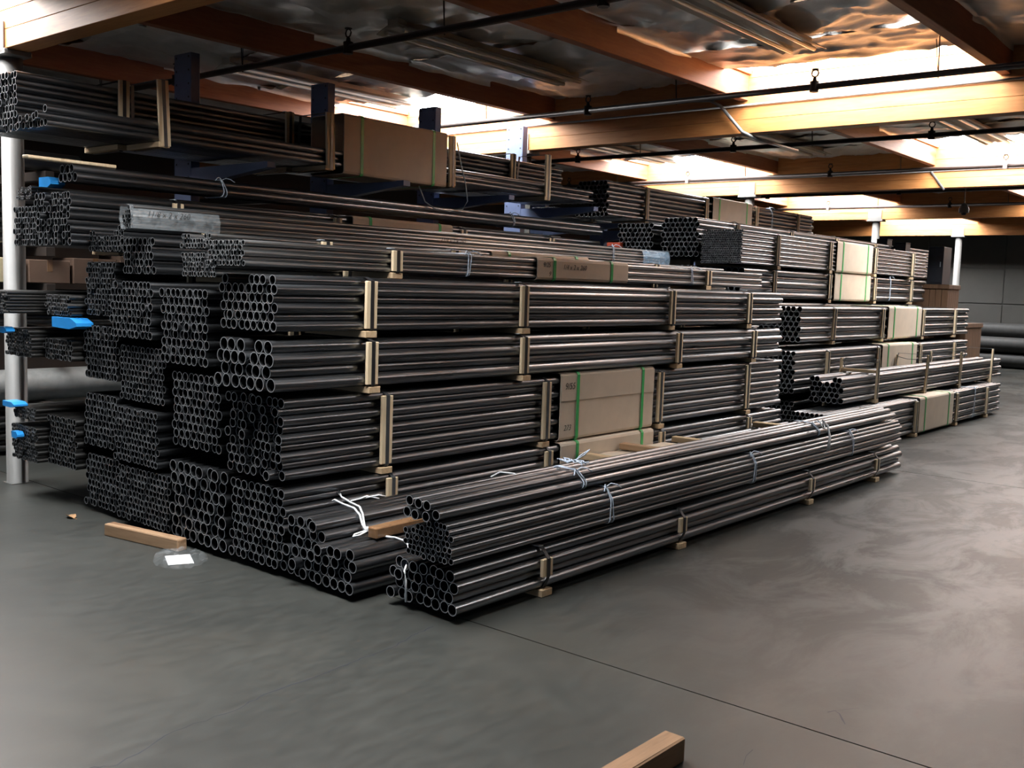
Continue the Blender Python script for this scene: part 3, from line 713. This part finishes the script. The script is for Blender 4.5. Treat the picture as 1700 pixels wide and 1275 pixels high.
# plastic bag with paper
t = tag(empty('plastic_bag', (-0.30, 1.88, 0.0)), 'crumpled clear plastic bag with white paper inside on the floor', 'plastic bag')
def crumple(nx, ny, w, h, amp, seed, base, ell=True):
    vs = []; 
    for j in range(ny+1):
        for i in range(nx+1):
            u = 2*i/nx-1; v = 2*j/ny-1
            x, y = (u*math.sqrt(1-v*v/2)*w/2, v*math.sqrt(1-u*u/2)*h/2) if ell else (u*w/2, v*h/2)
            q = 1+0.12*noise.noise(Vector((u*2, v*2, seed)))
            z = base+amp*(0.5+noise.noise(Vector((x*19+seed, y*19, 1))))*max(0, 1-max(abs(u), abs(v))**4)+amp*.5*abs(noise.noise(Vector((x*40, y*40, seed))))
            vs.append((x*q, y*q, max(z, 0.002)))
    n = nx+1; m = MB(); m.add(vs, [(r*n+i, r*n+i+1, (r+1)*n+i+1, (r+1)*n+i) for r in range(ny) for i in range(nx)], False); return m
o = crumple(20, 16, 0.30, 0.44, 0.045, 3.1, 0.008).obj('film', 'film', t); o.rotation_euler = (0, 0, -0.5)
m = MB(); m.box(-0.07, 0.07, -0.10, 0.10, 0.0025, 0.0045, 0.0005); o = m.obj('paper', 'paper', t, (0.0, 0.01, 0)); o.rotation_euler = (0, 0, -0.45)
# dry leaf
m = MB()
pt = [(0, -.045, .004), (.022, -.03, .012), (.034, 0, .022), (.02, .03, .016), (0, .05, .006), (-.02, .03, .02), (-.034, 0, .03), (-.022, -.03, .018), (0, 0, .010)]
m.add(pt+[(a, b, c-0.0012) for a, b, c in pt], [(i, (i+1) % 8, 8) for i in range(8)]+[(9+(i+1) % 8, 9+i, 17) for i in range(8)])
m.tube([(0, -.045, .004), (.006, -.07, .003)], .0018, 5)
tag(m.obj('dry_leaf', 'leaf', None, (-0.25, 3.27, 0.0)), 'curled dry brown leaf on the floor at the left', 'leaf')

# things on the roped heap
block('timber_block', 'short brown board wrapped in glossy tape on the roped heap', 'timber', (0.41, 0.745, 0.268), (0.56, 0.07, 0.06), 0.03, 'tape')
for (x, lb, mt, y0, y1) in ((2.55, 'pale cross board on the heap left of the cardboard sheets', 'wood_y', 0.82, 1.13), (3.10, 'reddish brown cross board lying over the flattened cardboard', 'timber', 0.80, 1.14),
                        (3.86, 'pale cross board on the heap right of the cardboard sheets', 'wood_y', 0.78, 1.13), (5.33, 'pale cross board on the heap near the far end', 'wood_y', 0.80, 1.13)):
    block('cross_board', lb, 'board', (x, (y0+y1)/2, 0.392 if x == 3.10 else 0.376), (0.075, y1-y0, 0.05), 0.05, mt, 'boards lying across the roped heap')
for x, lb in ((2.82, 'flattened cardboard sheet left of the reddish brown board'), (3.45, 'flattened cardboard sheet right of the reddish brown board')):
    m = MB(); m.add(*(lambda g: (g.v, g.f))(crumple(10, 6, 0.56, 0.40, 0.010, x, 0.006, False)))
    n0 = len(m.v); m.v += [(a, b, c-0.005) for a, b, c in m.v[:n0]]; m.f += [tuple(i+n0 for i in q[::-1]) for q in m.f]; m.sm += [False]*(len(m.f)-len(m.sm))
    o = m.obj('cardboard_sheet', 'card', None, (x, 0.95, 0.377)); tag(o, lb, 'cardboard', 'cardboard lying on the roped heap')
    g = MB(); g.tube([(-0.1, -0.2, 0.013), (-0.12, -0.05, 0.02), (-0.11, 0.1, 0.021), (-0.09, 0.2, 0.013)], 0.005, 5); g.obj('green_strap', 'green', o)
# rope with frayed knot
t = tag(empty('rope_tie', (0.13, 0.9, 0.37)), 'white rope with a frayed knot tied around the heap of thick tubes', 'rope')
m = MB()
m.tube([(0.10, 0.30, 0.005), (0.10, 0.26, 0.025), (0.08, 0.17, 0.02), (0.06, 0.05, 0.018), (0.04, -0.02, -0.005), (0.03, -0.05, -0.05), (0.03, -0.08, -0.075)], 0.006, 6)
m.tube([(0.16, 0.27, 0.03), (0.13, 0.16, 0.022), (0.10, 0.05, 0.02), (0.06, -0.02, -0.002), (0.045, -0.05, -0.05), (0.03, -0.08, -0.075)], 0.006, 6)
m.tube([(0.02, -0.075, -0.075), (0.045, -0.085, -0.07)], [0.016, 0.014], 7)
m.tube([(0.03, -0.09, -0.075), (-0.04, -0.07, -0.09), (-0.07, -0.09, -0.095), (-0.03, -0.10, -0.09), (0.03, -0.09, -0.08)], 0.006, 6)
m.tube([(0.035, -0.09, -0.075), (0.05, -0.16, -0.09), (0.075, -0.20, -0.098), (0.10, -0.24, -0.10)], 0.007, 6)
m.tube([(0.10, -0.24, -0.10), (0.09, -0.32, -0.10), (0.04, -0.40, -0.10), (-0.03, -0.48, -0.13), (-0.16, -0.58, -0.16), (-0.17, -0.60, -0.20), (-0.165, -0.60, -0.31)], 0.006, 6)
m.obj('cord', 'rope', t)
m = MB()
rn = random.Random(5)
for k in range(14):
    a = rn.uniform(-0.6, 0.6); b_ = rn.uniform(-0.4, 0.4)
    m.tube([(0.16, 0.27, 0.03), (0.16+0.02*a, 0.30+0.02*b_, 0.055), (0.16+0.05*a, 0.33+0.03*b_, 0.085+rn.uniform(-.01, .015))], 0.0022, 4)
for e in ((0.02, 0.1), (0.09, 0.02)):
    m.tube([(0.13, 0.16, 0.03), (0.15+e[0], 0.12, 0.045), (0.2+e[0], 0.1+e[1]*.3, 0.05), (0.27+e[0], 0.13-e[1]*.3, 0.03)], 0.005, 5)
m.obj('frayed_end', 'rope', t)
m = MB(); m.tube([(1.35, 0.18, 0.012), (1.37, 0.12, 0.05), (1.40, 0.03, 0.05), (1.42, -0.06, 0.01), (1.43, -0.10, -0.04)], 0.0055, 6); m.obj('loop', 'rope', t)
# twine bow on the front loose tubes
t = tag(empty('twine_bow', (1.09, 0.12, 0.655)), 'tangled blue and white twine bow on the front loose tubes', 'twine')
m = MB(); rn = random.Random(9)
for k in range(5):
    m.tube([(rn.uniform(-.05, .05)-0.04, 0.07-i*0.035+rn.uniform(-.01, .01), 0.004+0.018*abs(math.sin(i*1.3+k))) for i in range(6)], 0.004, 5)
m.tube([(0.0, 0, 0.01), (0.06, -0.02, 0.04), (0.12, -0.01, 0.06), (0.13, 0.01, 0.05), (0.07, 0.015, 0.03), (0, 0, 0.01)], 0.004, 5)
m.obj('bow', 'string', t)
t = tag(empty('twine_bow', (4.28, 0.045, 0.648)), 'frayed white twine hanging down near the far end of the loose tubes', 'twine')
m = MB(); m.tube([(0, 0.03, 0.0), (-0.04, -0.02, -0.02), (-0.06, -0.05, -0.06), (0, -0.045, -0.07), (0.02, -0.01, -0.01)], 0.006, 5)
for k in range(5): m.tube([(0.01, -0.01, 0.0), (0.03+k*.004, -0.05, -0.05), (0.04+k*.006, -0.066, -0.14), (0.02+k*.012, -0.062, -0.25)], 0.005, 5)
m.obj('tassel', 'rope', t)

# plastic sleeves on the wrapped tubes
t = tag(empty('plastic_sleeve', (-0.235, 2.52, 1.905)), 'clear shiny plastic sleeve over the tube ends above the thin bright tubes', 'plastic sleeve')
lp = [(0.0, 0.0), (0.11, -0.004), (0.135, 0.06), (0.12, 0.13), (0.06, 0.145), (0.02, 0.135), (-0.006, 0.07)]
m = MB(); m.band(lp, 0.62, 0.002); m.obj('film', 'film', t, (0.31, 0, 0))
o = place('writing', text_mesh('11/8 x 2 x 260', 0.05), t, (0.10, -0.011, 0.075), (math.pi/2, 0, 0))
t = tag(empty('plastic_sleeve', (5.42, 2.515, 1.905)), 'bluish plastic sleeve over the far tube end below the end-on bundles', 'plastic sleeve')
m = MB(); m.band(lp, 0.52, 0.002); m.obj('film', 'film_blue', t, (0.26, 0, 0))
o = place('writing', text_mesh('11/4 x 2 x 260', 0.05), t, (-2.98, 0.006, 0.06), (math.pi/2, 0, 0))
# board above the loose tubes
block('spare_board', 'thin pale board lying on the loose tubes under the top left bundle', 'board', (-0.10, 3.52, 2.352), (0.62, 0.08, 0.022), 0.03, 'wood')
# blue caps
def bluecap(lb, loc, size, taper=0.6):
    sx, sy, sz = size; m = MB()
    m.add([(-sx/2, -sy/2, sz*.3), (sx/2, -sy/2, sz*.3), (sx/2, -sy*.2, 0), (-sx/2, -sy*.2, 0), (-sx/2, sy/2, 0.1*sz), (sx/2, sy/2, 0.1*sz), (sx/2, sy/2, sz), (-sx/2, sy/2, sz), (-sx/2, -sy*.25, sz), (sx/2, -sy*.25, sz), (-sx/2, -sy/2, sz*taper), (sx/2, -sy/2, sz*taper)],
          [(0, 3, 2, 1), (3, 4, 5, 2), (4, 7, 6, 5), (7, 8, 9, 6), (8, 10, 11, 9), (10, 0, 1, 11), (0, 10, 8, 7, 4, 3), (1, 2, 5, 6, 9, 11)])
    return tag(m.obj('blue_cap', 'brightblue', None, loc), lb, 'plastic cap', 'bright blue plastic caps at the rack ends')
bluecap('wide bright blue plastic cap below the plastic-wrapped dark tubes', (-0.10, 3.52, 1.245), (0.12, 0.34, 0.075))
bluecap('bright blue plastic cap tucked between ragged tubes under the top board', (-0.10, 3.79, 2.20), (0.10, 0.17, 0.07))
bluecap('small blue plastic cap on the dark fine-tube heap crossing the post', (-0.27, 4.15, 1.185), (0.06, 0.15, 0.045))
bluecap('flat blue plastic cap on the thin tube layer by the post', (-0.19, 4.20, 0.648), (0.1, 0.18, 0.04))
bluecap('tiny blue plastic cap stuck into the lowest fine-tube bundle', (-0.21, 4.12, 0.43), (0.05, 0.09, 0.05))
# cable dangling from the topmost bundle
m = MB(); m.tube([(3.56, 3.425, 2.95), (3.62, 3.42, 2.75), (3.68, 3.415, 2.58), (3.72, 3.42, 2.42), (3.68, 3.44, 2.34), (3.5, 3.45, 2.31), (3.3, 3.45, 2.32), (3.17, 3.44, 2.37), (3.08, 3.43, 2.5)], 0.006, 6)
tag(m.obj('loose_cable', 'clip', None), 'pale cable looping down beside the big blank sleeve', 'cable')
m = MB(); m.box(-0.09, -0.03, 0.40, 0.60, 0.09, 0.16, 0.006); o = m.obj('end_tag', 'red', bRB2); o['label'] = 'small orange red plastic tag'

# far end: crate, black panels, big pipes at the wall
for cy, cz, ch, lb in ((1.55, 0.0, 1.27, 'lower brown wooden crate at the far end of the rows'), (1.86, 1.27, 0.60, 'upper brown wooden crate under the black cabinet at the far end')):
  t = tag(empty('wooden_crate', (13.3, cy, cz)), lb, 'crate', 'wooden crates at the far end')
  nk = 9 if cz == 0 else 6
  for k in range(nk):
    m = MB(); m.box(0, 0.02, k*0.094+0.003, k*0.094+0.091, 0.0, ch-.07, 0.003); m.obj('plank', 'crate', t)
    m = MB(); m.box(0.02+k*0.094, 0.02+k*0.094+0.088, 0, 0.02, 0.0, ch-.07, 0.003); m.obj('plank', 'crate', t)
  m = MB(); m.box(0.021, nk*.094, 0.021, nk*.094, 0.0, ch-.075); m.obj('liner', 'crate', t)
  m = MB(); m.box(-0.02, nk*.094+.02, -0.02, nk*.094+.02, ch-.07, ch, 0.006); m.obj('lid', 'crate', t)
t = tag(empty('dark_cabinet', (13.35, 1.98, 1.87)), 'tall black metal cabinet standing on the wooden crate', 'cabinet')
m = MB(); m.box(0, 0.4, 0, 0.24, 0, 0.60, 0.008); m.obj('body', 'dark', t)
m = MB(); m.box(-0.012, -0.001, 0.02, 0.22, 0.03, 0.57, 0.003); d_ = m.obj('door', 'dark', t); m = MB(); m.box(-0.02, -0.0125, 0.03, 0.045, 0.28, 0.36, 0.001); m.obj('handle', 'clip', d_)
for k, (y, lb) in enumerate(((2.50, 'black box on the far fine tubes, right of two'), (2.80, 'black box on the far fine tubes, left of two'))):
    t = tag(empty('black_box', (13.1, y, 2.36 if k == 0 else 2.42)), lb, 'box', 'black boxes at the far end')
    m = MB(); m.box(0, 0.22, 0, 0.17, 0, 0.15, 0.006); m.obj('body', 'dark', t)
    m = MB(); m.box(-0.004, 0.224, -0.004, 0.174, 0.151, 0.165, 0.003); m.obj('lid', 'dark', t)
t = tag(empty('storage_shelf', (13.05, 2.44, 0)), 'dark steel post shelf carrying the two black boxes', 'shelf')
for x in (0.02, 0.30):
    for y in (0.02, 0.56): m = MB(); m.box(x-.015, x+.015, y-.015, y+.015, 0, 2.34, 0.002); m.obj('post', 'dark', t)
m = MB(); m.box(0, 0.32, 0, 0.30, 2.34, 2.359, 0.002); m.obj('shelf_board', 'dark', t)
m = MB(); m.box(0, 0.32, 0.31, 0.58, 2.34, 2.419, 0.002); m.obj('shelf_board', 'dark', t)
WP = [(23.42, 0.19), (23.81, 0.19), (23.42, 0.572), (23.81, 0.572), (23.615, 0.91)]
WL = ['nearest', 'second']
for k, (x, z) in enumerate(WP):
    m = MB(); pipe_geo(m, 0.38, 9.0, 24, 0.012); me = m.mesh('large_pipe', 'pipe_wall')
    o = place('large_pipe', me, None, (x, 10.5, z), (0, 0, -math.pi/2))
    lay = 'bottom' if z < .3 else ('middle' if z < .6 else 'top'); pos = k % 2
    tag(o, 'large dark pipe at the end wall, %s layer, %s from the aisle' % (lay, WL[pos]), 'pipe', 'large pipes along the grey end wall')

# ------------------------------------------------------------------ back row seen past the left post
BG = 'stock on the back rack behind the left post'
def back_rack():
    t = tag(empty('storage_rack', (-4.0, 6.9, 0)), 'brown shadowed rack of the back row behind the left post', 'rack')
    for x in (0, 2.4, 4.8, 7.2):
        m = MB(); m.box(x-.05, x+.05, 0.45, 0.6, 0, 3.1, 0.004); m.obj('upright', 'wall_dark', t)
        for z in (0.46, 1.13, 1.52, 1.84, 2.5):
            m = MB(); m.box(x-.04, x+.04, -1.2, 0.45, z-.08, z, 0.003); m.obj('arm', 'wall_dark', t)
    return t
back_rack()
for z0, d, c, r, lb in ((0.02, 0.06, 12, 6, 'long dark tubes on the floor of the back row'), (1.14, 0.05, 14, 7, 'long dark tubes at waist height in the back row'), (1.85, 0.05, 14, 10, 'long dark tubes at head height in the back row'), (0.83, 0.06, 10, 4, 'thin dark tubes above the huge grey pipe')):
    if z0 == 0.83: continue
    bundle(lb, -4.2, 5.85, z0+.01, d, c, r, L=8.4, group=BG, joined=True, mat='pipe_far', spacer=0)
for k, (y, z) in enumerate(((5.95, 0.605),)):
    m = MB(); pipe_geo(m, 0.29, 8.4, 28, 0.01); o = place('large_pipe', m.mesh('large_pipe', 'pipe_big'), None, (-4.2, y, z)); tag(o, 'huge light grey pipe lying in the back row', 'pipe', BG)
for k, (z, lb) in enumerate(((2.58, 'upper grey pipe of the back row under the top left bundle'),)):
    m = MB(); pipe_geo(m, 0.17, 5.3, 24, 0.008); o = place('large_pipe', m.mesh('large_pipe', 'pipe_far'), None, (-4.2, 5.80, z+.005)); tag(o, lb, 'pipe', BG)
xs = -1.2
rn = random.Random(4)
for k in range(7):
    w = (0.5, 0.42, 0.36, 0.55, 0.4, 0.45, 0.5)[k]
    t = tag(empty('carton', (xs, 5.75, 1.522)), 'brown carton number %s from the left on the back row shelf' % ('one', 'two', 'three', 'four', 'five', 'six', 'seven')[k], 'carton', BG)
    h = rn.uniform(0.2, 0.28)
    m = MB(); m.box(0, w-.03, 0, 0.4, 0, h, 0.006); m.obj('body', 'box' if k != 3 else 'kraft_pale', t)
    m = MB(); m.box(w/2-.04, w/2+.01, -.002, 0.402, h*.5, h+.002, 0.001); m.obj('tape', 'tape', t)
    xs += w
